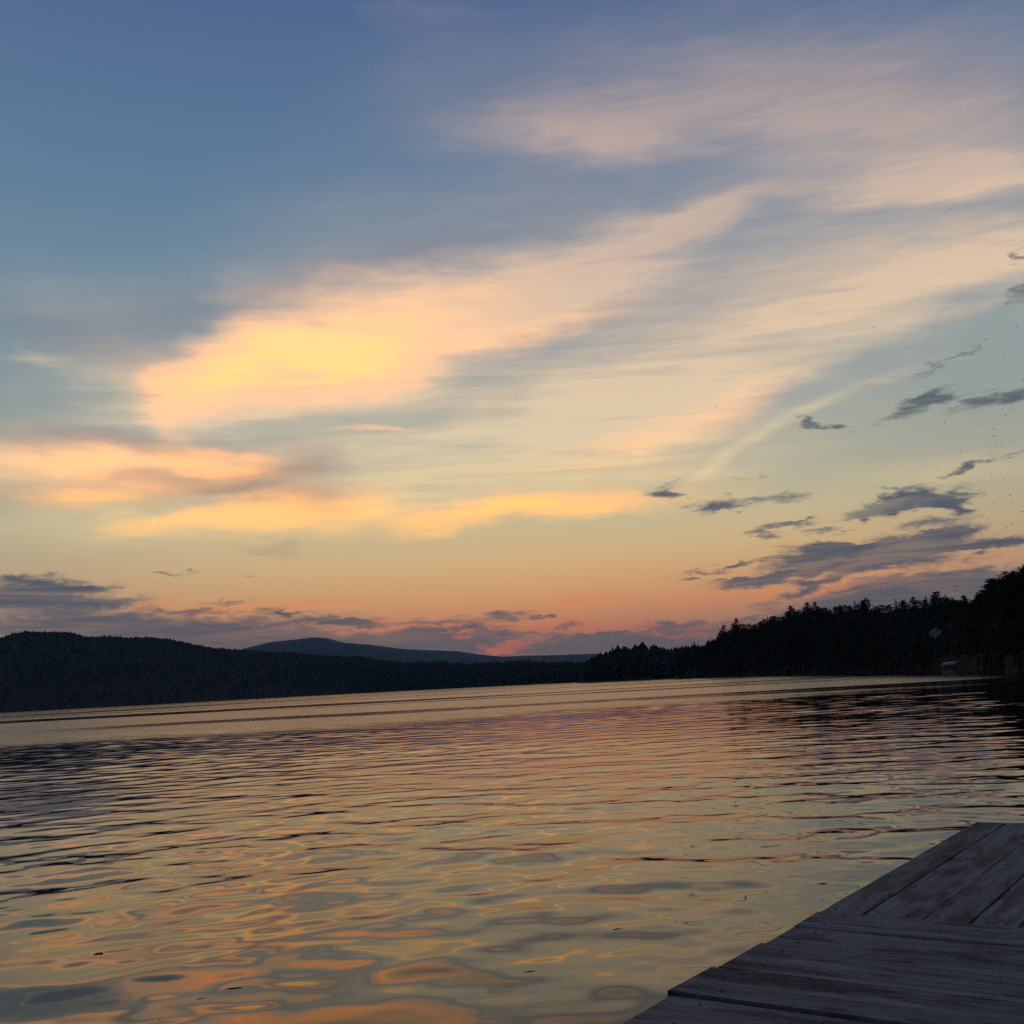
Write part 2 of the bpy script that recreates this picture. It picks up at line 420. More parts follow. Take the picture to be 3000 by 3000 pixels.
# ------------------------------------------------------------------ lake
def build_lake():
    az = np.concatenate([np.arange(-180, -42, 3.0), np.arange(-42, 42, 0.14), np.arange(42, 180, 3.0)])
    rr = [0.4, 0.8, 1.2, 1.6, 2.0]
    while rr[-1] < 2.6:
        rr.append(rr[-1] * 1.03)
    while rr[-1] < 110:
        rr.append(rr[-1] * (1.0045 if rr[-1] < 8 else 1.0032 if rr[-1] < 60 else 1.0063))
    while rr[-1] < 6400:
        rr.append(rr[-1] * 1.035)
    r = np.array(rr)
    A, Rr = np.meshgrid(np.radians(az), r)
    X, Y = Rr * np.sin(A), Rr * np.cos(A)
    Z = np.zeros_like(X)
    dr = np.gradient(r)[:, None] * np.ones_like(X)
    gen = np.random.default_rng(21)
    # broad patches where the breeze is stronger or weaker
    patch = 1.0 + 0.42 * np.sin(0.16 * X + 0.37 * Y + 1.0) * np.sin(0.11 * X - 0.23 * Y + 0.4) + 0.18 * np.sin(0.5 * X + 0.9 * Y + 2.2)
    grow = np.clip(0.76 - Rr * 0.024, 0.43, 1) * patch
    comps = []
    for i in range(60):                                    # long crests running across the view
        lam = 0.30 * (1.15 / 0.30) ** gen.random()
        comps.append((lam, math.radians(gen.normal(96, 36)), 0.0080))
    for i in range(22):                                    # a low swell left by the afternoon breeze
        lam = 0.9 * (2.1 / 0.9) ** gen.random()
        comps.append((lam, math.radians(gen.normal(97, 27)), 0.0064))
    for i in range(70):                                    # small confused wavelets
        lam = 0.17 * (0.60 / 0.17) ** gen.random()
        comps.append((lam, math.radians(gen.normal(90, 55)), 0.0056))
    DX, DY = np.zeros_like(X), np.zeros_like(X)
    for lam, th, slope in comps:
        k = 2 * math.pi / lam
        amp = slope * gen.uniform(0.5, 1.3) / k
        fade = np.clip((lam / dr - 2.5) / 4.0, 0, 1)
        rows = fade[:, 0] > 0
        ph = gen.uniform(0, 6.28)
        cx, sx = math.cos(th), math.sin(th)
        arg = k * (cx * X[rows] + sx * Y[rows]) + ph
        a_ = amp * fade[rows]
        Z[rows] += a_ * np.sin(arg)
        ch = 1.2 * a_ * np.cos(arg)                        # water crowds into the crests
        DX[rows] += cx * ch
        DY[rows] += sx * ch
    Z *= grow
    X = X + DX * grow
    Y = Y + DY * grow
    Z = np.where(Rr > 2.2, Z, 0)
    near = (Rr > 2.5) & (Rr < 16) & (np.abs(A) < R(40))
    global NEAR_WATER
    NEAR_WATER = np.stack([X[near], Y[near], Z[near]], -1)
    n, m = X.shape
    verts = np.concatenate([np.stack([X, Y, Z], -1).reshape(-1, 3), [[0, 0, 0]]])
    i = np.arange(n - 1)[:, None]
    j = np.arange(m)[None, :]
    jn = (j + 1) % m
    quads = np.stack([i * m + j + 0 * jn, (i + 1) * m + j + 0 * jn, (i + 1) * m + jn, i * m + jn], -1).reshape(-1, 4)
    fan = np.stack([np.full(m, n * m), j[0], jn[0], jn[0]], -1)
    me = mesh_np('lake', verts, quads[:, ::-1], True)
    o = link('lake', me, None, [M_WATER])
    return tag(o, kind='structure')


def water_nodes(gg, p):
    geo = gg.node('ShaderNodeNewGeometry').outputs['Position']
    dist = gg.vm('LENGTH', geo)
    p.inputs['Base Color'].default_value = (0.016, 0.017, 0.012, 1)
    p.inputs['IOR'].default_value = 1.31
    p.inputs['Specular IOR Level'].default_value = 0.5
    sp = gg.node('ShaderNodeSeparateXYZ')
    gg.put(sp.inputs[0], geo)
    reach = gg.m('MULTIPLY_ADD', sp.outputs[0], -0.45, sp.outputs[1])   # the breeze line lies aslant over the lake
    wob = gg.noise(gg.mapping(geo, scale=(0.05, 0.12, 1)), 1.0, 6, 0.65, '2D')
    reach = gg.m('MULTIPLY_ADD', gg.sub(wob, 0.5), 22.0, reach)
    lee = gg.step(gg.m('MULTIPLY_ADD', sp.outputs[1], -0.15, sp.outputs[0]), 15, 27, 1.0, 0.22)   # sheltered water under the wood
    far = gg.mul(gg.step(reach, 38, 50, 0.0, 1.0), lee)
    band = gg.noise(gg.mapping(geo, rot=(0, 0, R(3)), scale=(0.008, 0.060, 1)), 1.0, 6, 0.62, '2D')
    band = gg.step(band, 0.41, 0.51, 0.22, 1.0)
    mid = gg.step(dist, 16, 45)
    gg.put(p.inputs['Roughness'], gg.m('MULTIPLY_ADD', gg.mul(far, band), 0.175, 0.01))
    r1 = gg.noise(gg.mapping(geo, rot=(0, 0, R(-4)), scale=(0.8, 2.2, 1)), 1.0, 4, 0.6, '2D')
    r2 = gg.noise(gg.mapping(geo, rot=(0, 0, R(9)), scale=(3.0, 6.5, 1)), 1.0, 3, 0.5, '2D')
    h = gg.add(gg.mul(r1, gg.m('MULTIPLY_ADD', gg.mul(far, band), 0.030, gg.mul(mid, 0.003))), gg.mul(r2, gg.mul(gg.step(dist, 7, 25), 0.0012)))
    bp = gg.node('ShaderNodeBump')
    bp.inputs['Strength'].default_value = 1.0
    bp.inputs['Distance'].default_value = 1.0
    gg.put(bp.inputs['Height'], h)
    gg.put(p.inputs['Normal'], bp.outputs[0])


M_WATER = material('lake_water', water_nodes)
build_lake()

# ------------------------------------------------------------------ land round the lake
def profile(pts, photo=True):
    """skyline points -> function giving elevation (deg) at an azimuth"""
    q = sorted((azel(*p) if photo else p) for p in pts)
    a, e = np.array([x[0] for x in q]), np.array([x[1] for x in q])
    return lambda az: np.interp(az, a, e)


def merged(photo_pts, extra):
    q = sorted([azel(*p) for p in photo_pts] + list(extra))
    a, e = np.array([x[0] for x in q]), np.array([x[1] for x in q])
    return lambda az: np.interp(az, a, e)


def table(pairs):
    a, d = np.array([p[0] for p in pairs], float), np.array([p[1] for p in pairs], float)
    return lambda az: np.interp(az, a, d)


class Land:
    """ground rising from a shoreline to a ridge and falling away behind it"""
    def __init__(s, top, front, ridge, tree_h, back=1.7, rough=0.0):
        s.top, s.front, s.ridge, s.tree_h, s.back, s.rough = top, front, ridge, tree_h, back, rough

    def height(s, az, t):
        """t 0 at the shoreline, 1 on the ridge, 2 at the back foot"""
        zr = np.maximum(CAM_H + s.ridge(az) * np.tan(np.radians(s.top(az))) - s.tree_h(az), 0.6)
        up = np.where(t <= 1, np.sin(np.clip(t, 0, 1) * np.pi / 2) ** 1.15, np.cos(np.clip(t - 1, 0, 1) * np.pi / 2))
        z = zr * up
        if s.rough:
            z = z * (1 + s.rough * np.sin(az * 5.1 + t * 4) * np.sin(az * 2.3 - t * 7) * np.minimum(t, 1) * (t < 0.95))
        return z - 0.25 * (t < 0.02) - 0.6 * (t > 1.98)

    def point(s, az, t):
        f, r = s.front(az), s.ridge(az)
        d = np.where(t <= 1, f + (r - f) * t, r + r * (s.back - 1) * (t - 1))
        a = np.radians(az)
        return np.stack([d * np.sin(a), d * np.cos(a), s.height(az, t)], -1)

    def mesh(s, name, a0, a1, step, mat, nt=16):
        az = np.arange(a0, a1 + step / 2, step)
        tt = np.concatenate([[0, 0.03], np.linspace(0.1, 1, nt), np.linspace(1.15, 2, 7)])
        T, A = np.meshgrid(tt, az, indexing='ij')
        P = s.point(A, T)
        # taper both ends down to the water
        end = np.minimum(1, np.minimum((A - a0), (a1 - A)) / max(0.05 * (a1 - a0), 1e-6))
        P[..., 2] = np.where(end < 1, P[..., 2] * end - 0.3 * (1 - end), P[..., 2])
        n, m = A.shape
        i, j = np.meshgrid(np.arange(n - 1), np.arange(m - 1), indexing='ij')
        q = np.stack([i * m + j, i * m + j + 1, (i + 1) * m + j + 1, (i + 1) * m + j], -1).reshape(-1, 4)
        o = link(name, mesh_np(name, P.reshape(-1, 3), q[:, ::-1], True), None, [mat])
        return tag(o, kind='structure')


hill_top = merged([(0, 1875), (30, 1865), (60, 1857), (130, 1856), (200, 1857), (235, 1865), (260, 1871), (330, 1869), (390, 1872),
                   (430, 1870), (500, 1876), (560, 1889), (620, 1900), (700, 1906), (780, 1911), (860, 1914), (930, 1921), (1000, 1925),
                   (1060, 1925), (1130, 1938), (1200, 1943), (1280, 1941), (1350, 1947), (1420, 1945), (1500, 1941), (1560, 1941), (1620, 1945),
                   (1700, 1945), (1800, 1948)], [(-75, 2.2), (-60, 3.2), (-48, 2.6), (-38, 3.5), (-31, 3.2), (12, 0.9)])
hill_front = table([(-75, 420), (-45, 760), (-27, 900), (-14, 1050), (-8, 1150), (-2, 950), (2, 720), (5, 600), (12, 560)])
hill_ridge = table([(-75, 900), (-45, 1300), (-27, 1500), (-14, 1480), (-9, 1330), (-2, 1060), (2, 820), (5, 700), (12, 660)])
hill_land = Land(hill_top, hill_front, hill_ridge, table([(-75, 6), (-14, 6), (-8, 8), (-2, 9.5), (2, 9), (12, 7)]), 1.6, 0.0)
hill_land.mesh('hill', -75, 12, 0.25, M_SOIL)

head_top = merged([(1690, 1950), (1720, 1935), (1745, 1920), (1770, 1912), (1800, 1903), (1830, 1896), (1870, 1891), (1920, 1895), (1940, 1902), (1970, 1898),
                   (2000, 1895), (2060, 1890)], [(3.0, 0.45), (12, 1.6), (14, 1.2), (16, 0.8)])
head_front = table([(3, 500), (5, 470), (8, 400), (12, 330), (16, 300)])
head_ridge = table([(3, 530), (5, 520), (8, 470), (12, 400), (16, 370)])
head_land = Land(head_top, head_front, head_ridge, table([(3, 6), (5, 9), (16, 9)]), 1.4, 0.05)
head_land.mesh('headland', 3.0, 16, 0.15, M_SOIL)

SKY_R = [(1985, 1905), (2020, 1890), (2040, 1896), (2071, 1880), (2082, 1868), (2100, 1862), (2119, 1835), (2136, 1845), (2153, 1815), (2173, 1822), (2219, 1820), (2247, 1800),
         (2293, 1797), (2316, 1777), (2333, 1784), (2364, 1765), (2384, 1766), (2412, 1773), (2461, 1770), (2503, 1760), (2532, 1752), (2555, 1766), (2606, 1763),
         (2623, 1754), (2671, 1752), (2708, 1748), (2740, 1737), (2771, 1742), (2811, 1748), (2839, 1758), (2865, 1740), (2879, 1724), (2902, 1696), (2925, 1687), (2970, 1667), (3000, 1663)]
shore_top = merged(SKY_R, [(8.0, 0.7), (27.5, 5.2), (29, 5.6), (33, 6.0), (38, 6.6), (46, 6.2), (60, 7), (80, 6)])
shore_front = table([(8, 345), (11, 300), (16, 228), (19.5, 196), (22.3, 176), (24.4, 140), (26.3, 100), (30, 72), (40, 52), (60, 40), (80, 36)])
shore_ridge = table([(8, 385), (11, 345), (16, 285), (19.5, 255), (22.3, 232), (24.4, 190), (26.3, 140), (30, 108), (40, 84), (60, 70), (80, 64)])
shore_land = Land(shore_top, shore_front, shore_ridge, table([(8, 3.2), (12, 4), (20, 4.2), (25, 4.0), (30, 3.6), (80, 3.4)]), 1.35, 0.0)
shore_land.mesh('wooded_shore', 8.0, 80, 0.25, M_SOIL)

MT = [(640, 1925), (700, 1905), (745, 1893), (790, 1882), (850, 1876), (915, 1868), (960, 1871), (1010, 1884), (1080, 1889), (1180, 1902), (1250, 1905), (1340, 1908),
      (1400, 1917), (1470, 1924), (1540, 1921), (1650, 1919), (1750, 1915), (1800, 1922), (1900, 1935)]
mt_top = merged(MT, [(-24, 0.8), (-19.5, 1.6), (8, 1.0), (20, 0.5), (40, 0.4)])
mt_land = Land(mt_top, table([(-30, 4300), (40, 4300)]), table([(-30, 5200), (40, 5200)]), table([(-30, 0), (40, 0)]), 1.18, 0.0)
mt = mt_land.mesh('mountain', -28, 40, 0.2, M_FOREST)

# ------------------------------------------------------------------ far woods: nobody could count these
def far_forest(name, land, a0, a1, n, hfun, seed, bias=0.6):
    gen = np.random.default_rng(seed)
    az = gen.uniform(a0, a1, n)
    t = np.where(gen.random(n) < 0.45, 1 - np.abs(gen.normal(0, 0.07, n)), gen.random(n) ** bias)
    t = np.clip(t, 0.012, 1.05)
    if name == 'undergrowth':
        keep = ~((np.abs(az - azel(2796, 1950)[0]) < 1.1) & (t < 0.12))
        az, t = az[keep], t[keep]
        n = len(az)
    base = land.point(az, t)
    h = hfun(az) * np.clip(gen.normal(0.86, 0.13, n), 0.45, 1.25)
    rad = h * gen.uniform(0.17, 0.30, n)
    slim = gen.random(n) < 0.5
    rad = np.where(slim, rad, rad * 1.5)
    V, F = [], []
    S, TI = 6, 4
    off = 0
    for k in range(TI):
        z0 = np.where(slim, 0.08 + 0.22 * k, 0.10 + 0.20 * k)
        z1 = np.where(slim, z0 + 0.30, np.minimum(z0 + 0.34, 0.96))
        if k == TI - 1:
            z1 = np.ones(n)
        rk = np.where(slim, rad * (1 - 0.235 * k), rad * np.array([0.9, 1.0, 0.85, 0.6])[k])
        ang = gen.uniform(0, 6.28, n)[:, None] + np.arange(S)[None] * (2 * math.pi / S)
        rj = rk[:, None] * gen.uniform(0.55, 1.25, (n, S))
        ring = np.stack([base[:, :1] + rj * np.cos(ang), base[:, 1:2] + rj * np.sin(ang),
                         base[:, 2:] + (h * z0)[:, None] + h[:, None] * gen.uniform(-0.05, 0.06, (n, S))], -1)
        tip = np.stack([base[:, 0] + gen.normal(0, 0.05, n) * rk, base[:, 1], base[:, 2] + h * z1], -1)[:, None]
        vv = np.concatenate([ring, tip], 1)
        V.append(vv.reshape(-1, 3))
        b = off + np.arange(n)[:, None] * (S + 1)
        s_ = np.arange(S)[None]
        F.append(np.stack([b + s_, b + (s_ + 1) % S, b + S + 0 * s_], -1).reshape(-1, 3))
        off += n * (S + 1)
    o = link(name, mesh_np(name, np.concatenate(V), np.concatenate(F)), None, [M_FOREST])
    return tag(o, 'dark distant forest covering the ' + {'hill_forest': 'long hill across the lake at left', 'headland_forest': 'low rounded headland beyond the open water', 'undergrowth': 'sloping ground under the near trees at right'}[name],
               'forest', None, 'stuff')


far_forest('hill_forest', hill_land, -46, 11, 15000, table([(-75, 7), (-14, 7), (-8, 9), (-2, 11), (2, 10), (12, 8)]), 3)
far_forest('headland_forest', head_land, 3.6, 13.0, 1300, table([(3, 6), (5, 9), (16, 9)]), 5)

# ------------------------------------------------------------------ trees of the near wood, each one a thing
class Soup:
    def __init__(s):
        s.v, s.f = [], []

    def tri(s, a, b, c):
        n = len(s.v)
        s.v += [tuple(a), tuple(b), tuple(c)]
        s.f.append((n, n + 1, n + 2))

    def tube(s, pts, rad, sides=5):
        """tapered limb through the given points"""
        rings = []
        for i, p in enumerate(pts):
            p = Vector(p)
            d = (Vector(pts[min(i + 1, len(pts) - 1)]) - Vector(pts[max(i - 1, 0)])).normalized()
            x = d.orthogonal().normalized()
            y = d.cross(x)
            base = len(s.v)
            for k in range(sides):
                a = 6.2832 * k / sides
                s.v.append(tuple(p + (x * math.cos(a) + y * math.sin(a)) * rad[i]))
            rings.append(base)
        for a, b in zip(rings, rings[1:]):
            for k in range(sides):
                k2 = (k + 1) % sides
                s.f.append((a + k, a + k2, b + k2))
                s.f.append((a + k, b + k2, b + k))

    def spray(s, c, size, n, rd, flat=0.6, along=None):
        """a tuft of n needle sprays or leaves round a point"""
        c = Vector(c)
        for _ in range(n):
            d = Vector((rd.gauss(0, 1), rd.gauss(0, 1), rd.gauss(0, 1) * flat))
            if along is not None:
                d += along * 1.2
            d.normalize()
            w = d.orthogonal().normalized() * size * rd.uniform(0.18, 0.34)
            w.rotate(Matrix.Rotation(rd.uniform(0, 6.28), 3, d))
            o = c + Vector((rd.gauss(0, 1), rd.gauss(0, 1), rd.gauss(0, 1) * flat)) * size * 0.35
            L = size * rd.uniform(0.7, 1.25)
            s.tri(o - w, o + w, o + d * L)

    def mesh(s, name):
        return mesh_np(name, s.v, s.f)


def trunk_soup(rd, lean=0.02, r=0.018, top=0.93):
    s = Soup()
    pts = [(0, 0, -0.03)]
    x = y = 0
    for k in range(1, 7):
        x += rd.gauss(0, lean)
        y += rd.gauss(0, lean)
        pts.append((x, y, top * k / 6))
    s.tube(pts, [r * (1.25 - 1.15 * k / 6) for k in range(7)], 6)
    return s, pts


def at_height(pts, z):
    for a, b in zip(pts, pts[1:]):
        if z <= b[2]:
            f = (z - a[2]) / (b[2] - a[2])
            return Vector(a).lerp(Vector(b), f)
    return Vector(pts[-1])


def spruce(seed):
    rd = random.Random(seed)
    t, pts = trunk_soup(rd, 0.006, 0.016, 0.97)
    c = Soup()
    n = 21
    for i in range(n):
        z = 0.10 + 0.88 * (i / (n - 1)) ** 0.95
        p = at_height(pts, z)
        L = (0.185 * (1 - z) ** 0.85 + 0.012) * rd.uniform(0.75, 1.2)
        for k in range(rd.choice((5, 6, 6, 7))):
            a = rd.uniform(0, 6.28)
            l = L * rd.uniform(0.6, 1.2)
            d = Vector((math.cos(a), math.sin(a), 0))
            tip = p + d * l + Vector((0, 0, -0.22 * l + rd.uniform(-.01, .01)))
            for q in (0.35, 0.65, 0.95):
                o = p.lerp(tip, q)
                c.spray(o, 0.045 * (1.25 - 0.55 * q) * (0.55 + 0.6 * (1 - z)), 4, rd, 0.35, d * 0.7)
    c.spray((pts[-1][0], pts[-1][1], 0.97), 0.03, 5, rd, 1.2, Vector((0, 0, 1)))
    return t.mesh('trunk'), c.mesh('crown')


def pine(seed):
    rd = random.Random(seed)
    t, pts = trunk_soup(rd, 0.011, 0.020, 0.95)
    c = Soup()
    z = 0.20
    while z < 0.97:
        p = at_height(pts, z)
        env = 0.26 * (1 - max(0, z - 0.45) / 0.62) ** 0.9 * (0.75 + 0.5 * min(1, z / 0.5))
        for k in range(rd.choice((3, 4, 4, 5))):
            a = rd.uniform(0, 6.28)
            l = env * rd.uniform(0.45, 1.25)
            d = Vector((math.cos(a), math.sin(a), 0))
            up = rd.uniform(0.10, 0.42)
            mid = p + d * l * 0.55 + Vector((0, 0, l * up * 0.25))
            tip = p + d * l + Vector((0, 0, l * up))
            t.tube([p, mid, tip], [0.006, 0.004, 0.0015], 3)
            for q in (0.3, 0.5, 0.7, 0.85, 1.0):
                o = p.lerp(mid, q / 0.55) if q < 0.55 else mid.lerp(tip, (q - 0.55) / 0.45)
                c.spray(o + Vector((0, 0, 0.01)), 0.042 * rd.uniform(0.8, 1.25), 7, rd, 0.45, Vector((0, 0, 0.5)) + d * 0.3)
        z += rd.uniform(0.030, 0.062)
    c.spray((pts[-1][0], pts[-1][1], 0.96), 0.045, 10, rd, 0.9, Vector((0, 0, 1)))
    return t.mesh('trunk'), c.mesh('crown')


def broadleaf(seed, spread=0.34):
    rd = random.Random(seed)
    t, pts = trunk_soup(rd, 0.012, 0.024, 0.70)
    c = Soup()
    for i in range(64):
        th = rd.uniform(0, 6.28)
        h = rd.uniform(0.12, 0.97)
        env = spread * math.sqrt(max(0.02, 1 - ((h - 0.50) / 0.52) ** 2)) * rd.uniform(0.80, 1.12)
        q = env * math.sqrt(rd.uniform(0.18, 1.0))
        o = Vector((math.cos(th) * q, math.sin(th) * q, h * (1 - 0.08 * q / spread)))
        if i < 22:
            b = at_height(pts, min(0.68, h * 0.62))
            t.tube([b, b.lerp(o, 0.5) + Vector((0, 0, 0.03)), o], [0.008, 0.005, 0.002], 3)
        for _ in range(rd.randint(5, 8)):
            oo = o + Vector((rd.gauss(0, 0.04), rd.gauss(0, 0.04), rd.gauss(0, 0.028)))
            c.spray(oo, 0.040, 7, rd, 0.8)
    return t.mesh('trunk'), c.mesh('crown')


KINDS = {'spruce_tree': [spruce(i) for i in (1, 2, 3, 4)], 'pine_tree': [pine(i) for i in (11, 12, 13, 14, 15)],
         'broadleaf_tree': [broadleaf(i) for i in (21, 22, 23)]}
for kd, lst in KINDS.items():
    for tm, cm in lst:
        tm.materials.append(M_BARK)
        cm.materials.append(M_LEAF if kd == 'broadleaf_tree' else M_NEEDLE)
TREE_LABEL = {'spruce_tree': 'narrow dark spruce standing in the black wood along the right shore',
              'pine_tree': 'ragged dark pine standing in the black wood along the right shore',
              'broadleaf_tree': 'rounded dark leafy tree standing in the black wood along the right shore'}
TREE_GROUP = {'spruce_tree': 'spruces in the wood along the right shore', 'pine_tree': 'pines in the wood along the right shore',
              'broadleaf_tree': 'leafy trees in the wood along the right shore'}
n_trees = 0


def plant(kind, az, t, top_el, width, label=None, variant=None, max_h=None):
    """a tree on the near land whose tip stands at the given elevation"""
    global n_trees
    base = shore_land.point(np.array(az), np.array(t))
    d = math.hypot(base[0], base[1])
    h = CAM_H + d * math.tan(R(top_el)) - base[2]
    if max_h:
        h = min(h, max_h)
    if h < 1.6:
        return None
    o = empty(kind, (base[0], base[1], base[2] - 0.15), label or TREE_LABEL[kind], 'tree', TREE_GROUP[kind], random.uniform(0, 6.28))
    w = width * h
    o.scale = (w, w, h)
    tm, cm = random.choice(KINDS[kind]) if variant is None else KINDS[kind][variant]
    link('trunk', tm, o)
    link('crown', cm, o)
    n_trees += 1
    return o


# the ones that stand out against the sky: photo position of the tip, kind, width, depth, label
STANDOUT = [
    (2082, 1866, 'spruce_tree', 1.0, 0.8, 'small spruce tip on the slope left of the feathery pair of pines'),
    (2119, 1830, 'pine_tree', 1.15, 0.8, 'broad feathery pine against pink sky, lower left tree of the pair on the slope'),
    (2153, 1810, 'pine_tree', 1.0, 0.9, 'tall feathery pine against the sky, upper right tree of the pair on the slope'),
    (2247, 1799, 'spruce_tree', 1.1, 0.9, 'single pointed spruce tip midway up the sloping treeline'),
    (2316, 1773, 'pine_tree', 1.2, 0.8, 'bushy pine with level arms at the left end of the higher treeline'),
    (2364, 1761, 'pine_tree', 1.0, 0.85, 'left one of two close tall pines with flat tops in the treeline'),
    (2386, 1762, 'pine_tree', 0.9, 0.9, 'right one of two close tall pines with flat tops in the treeline'),
    (2461, 1769, 'pine_tree', 0.9, 0.9, 'thin wispy pine above the low stretch of treeline'),
    (2503, 1756, 'spruce_tree', 1.2, 0.8, 'stout spruce just left of the rounded leafy crown in the treeline'),
    (2536, 1749, 'broadleaf_tree', 0.8, 0.85, 'rounded leafy crown rising in the middle of the right-hand treeline'),
    (2623, 1751, 'spruce_tree', 1.0, 0.8, 'pointed spruce, first of the spruces right of the rounded crown'),
    (2642, 1754, 'spruce_tree', 0.8, 0.9, 'slim spruce close to the right of a pointed spruce'),
    (2675, 1747, 'pine_tree', 1.0, 0.85, 'ragged pine left of the wide umbrella pine'),
    (2709, 1742, 'spruce_tree', 1.0, 0.8, 'spruce close to the left of the wide umbrella pine'),
    (2740, 1731, 'pine_tree', 1.35, 0.85, 'wide umbrella-topped pine, highest of the treeline left of the big dark crown'),
    (2770, 1738, 'spruce_tree', 1.2, 0.8, 'broad spruce close to the right of the wide umbrella pine'),
    (2790, 1745, 'spruce_tree', 1.0, 0.7, 'second spruce right of the wide umbrella pine'),
    (2816, 1743, 'pine_tree', 1.1, 0.8, 'bushy pine left of the gap before the big dark crown'),
    (2866, 1737, 'pine_tree', 1.0, 0.8, 'small pine leaning out at the left foot of the big dark crown'),
    (2905, 1692, 'pine_tree', 1.25, 0.6, 'ragged pine forming the left shoulder of the big dark crown'),
    (2955, 1668, 'broadleaf_tree', 1.25, 0.5, 'big dark crown at the right edge, tallest tree in the picture'),
    (2990, 1661, 'pine_tree', 1.2, 0.7, 'pine tip poking up behind the big dark crown at the right edge'),
]
for px, py, kd, w, t, lab in STANDOUT:
    a, e = azel(px, py)
    plant(kd, a, t, e, w, lab)

# the rest of the wood, closed ranks from the water's edge up to the skyline
CABIN_AZ, CABIN_EL = azel(2744, 1847)
BOAT_AZ = azel(2796, 1950)[0]
gen_t = random.Random(99)
wood = []
for row, (t, gap, lo, hi) in enumerate([(0.97, 2.9, 0.965, 1.0), (0.74, 3.8, 0.88, 0.98), (0.42, 4.8, 0.62, 0.94), (0.14, 5.0, 0.36, 0.72)]):
    az = 8.6
    while az < 36:
        d = float(shore_front(az) + (shore_ridge(az) - shore_front(az)) * t)
        dirx = abs(float(shore_front(az + .5) - shore_front(az - .5)))
        step = gap * gen_t.uniform(0.7, 1.35) * (1.0 if az < 28.5 else 1.7)
        az += math.degrees(step / d) * (1 / math.hypot(1, dirx / (d * R(1.0))))
        wood.append((az, min(1.02, max(0.05, t + gen_t.uniform(-.10, .10))), lo, hi, row))
for az, t, lo, hi, row in wood:
    if n_trees >= 299:
        break
    top = float(shore_top(az))
    el = top * gen_t.uniform(lo, hi) - 0.05
    kd = gen_t.choices(('spruce_tree', 'pine_tree', 'broadleaf_tree'), (0.12, 0.42, 0.46) if row == 0 else (0.42, 0.34, 0.24))[0]
    w = gen_t.uniform(1.1, 1.75) * (0.9 if kd == 'broadleaf_tree' else 1.0)
    d = float(shore_front(az) + (shore_ridge(az) - shore_front(az)) * t)
    if t < 0.5 and abs(az - CABIN_AZ) < 0.6:
        continue
    if t < 0.5 and abs(az - CABIN_AZ) < 1.6:              # a gap in the leaves lets the cabin show
        el = min(el, CABIN_EL - 0.12 if abs(az - CABIN_AZ) < 1.0 else CABIN_EL + 1.0)
        w = min(w, 0.9)
    if t < 0.30 and abs(az - BOAT_AZ) < 0.75:
        t = 0.30 + gen_t.uniform(0, .06)
    plant(kd, az, t, el, w)
far_forest('undergrowth', shore_land, 8.6, 38, 6000, table([(8, 2.2), (20, 1.8), (26, 1.5), (38, 1.4)]), 8, 1.0)
print('trees', n_trees)

# ------------------------------------------------------------------ cabin up among the trees
M_BOARD = simple('pale_boards', (0.42, 0.42, 0.43), 0.7, 0.3, 0.12, 2)
M_ROOF = simple('shingle_roof', (0.10, 0.10, 0.105), 0.85, 0.2, 0.3, 3)
M_GLASS = simple('window_glass', (0.02, 0.02, 0.025), 0.08, 0.5, 0.1, 1)
M_WHITE = simple('white_paint', (0.80, 0.80, 0.82), 0.4, 0.4, 0.08, 2)
M_HULL_IN = simple('grey_canvas', (0.62, 0.62, 0.66), 0.8, 0.2, 0.15, 3)
M_METAL = simple('dark_motor', (0.03, 0.03, 0.035), 0.4, 0.5, 0.1, 3)


def bm_obj(name, bm, mat, parent=None, smooth=False, bevel=0.0):
    if bevel:
        bmesh.ops.bevel(bm, geom=list(bm.edges), offset=bevel, segments=2, affect='EDGES', profile=0.6)
    me = bpy.data.meshes.new(name)
    bmesh.ops.recalc_face_normals(bm, faces=bm.faces)
    bm.to_mesh(me)
    bm.free()
    if smooth:
        for p in me.polygons:
            p.use_smooth = True
    return link(name, me, parent, [mat])


def box(bm, c, s):
    r = bmesh.ops.create_cube(bm, size=1)
    bmesh.ops.scale(bm, vec=s, verts=r['verts'])
    bmesh.ops.translate(bm, vec=c, verts=r['verts'])


def prism(bm, poly, z0, z1):
    """poly: (x, y) outline raised from z0 to z1"""
    a = [bm.verts.new((x, y, z0)) for x, y in poly]
    b = [bm.verts.new((x, y, z1)) for x, y in poly]
    bm.faces.new(a[::-1])
    bm.faces.new(b)
    n = len(poly)
    for i in range(n):
        bm.faces.new((a[i], a[(i + 1) % n], b[(i + 1) % n], b[i]))


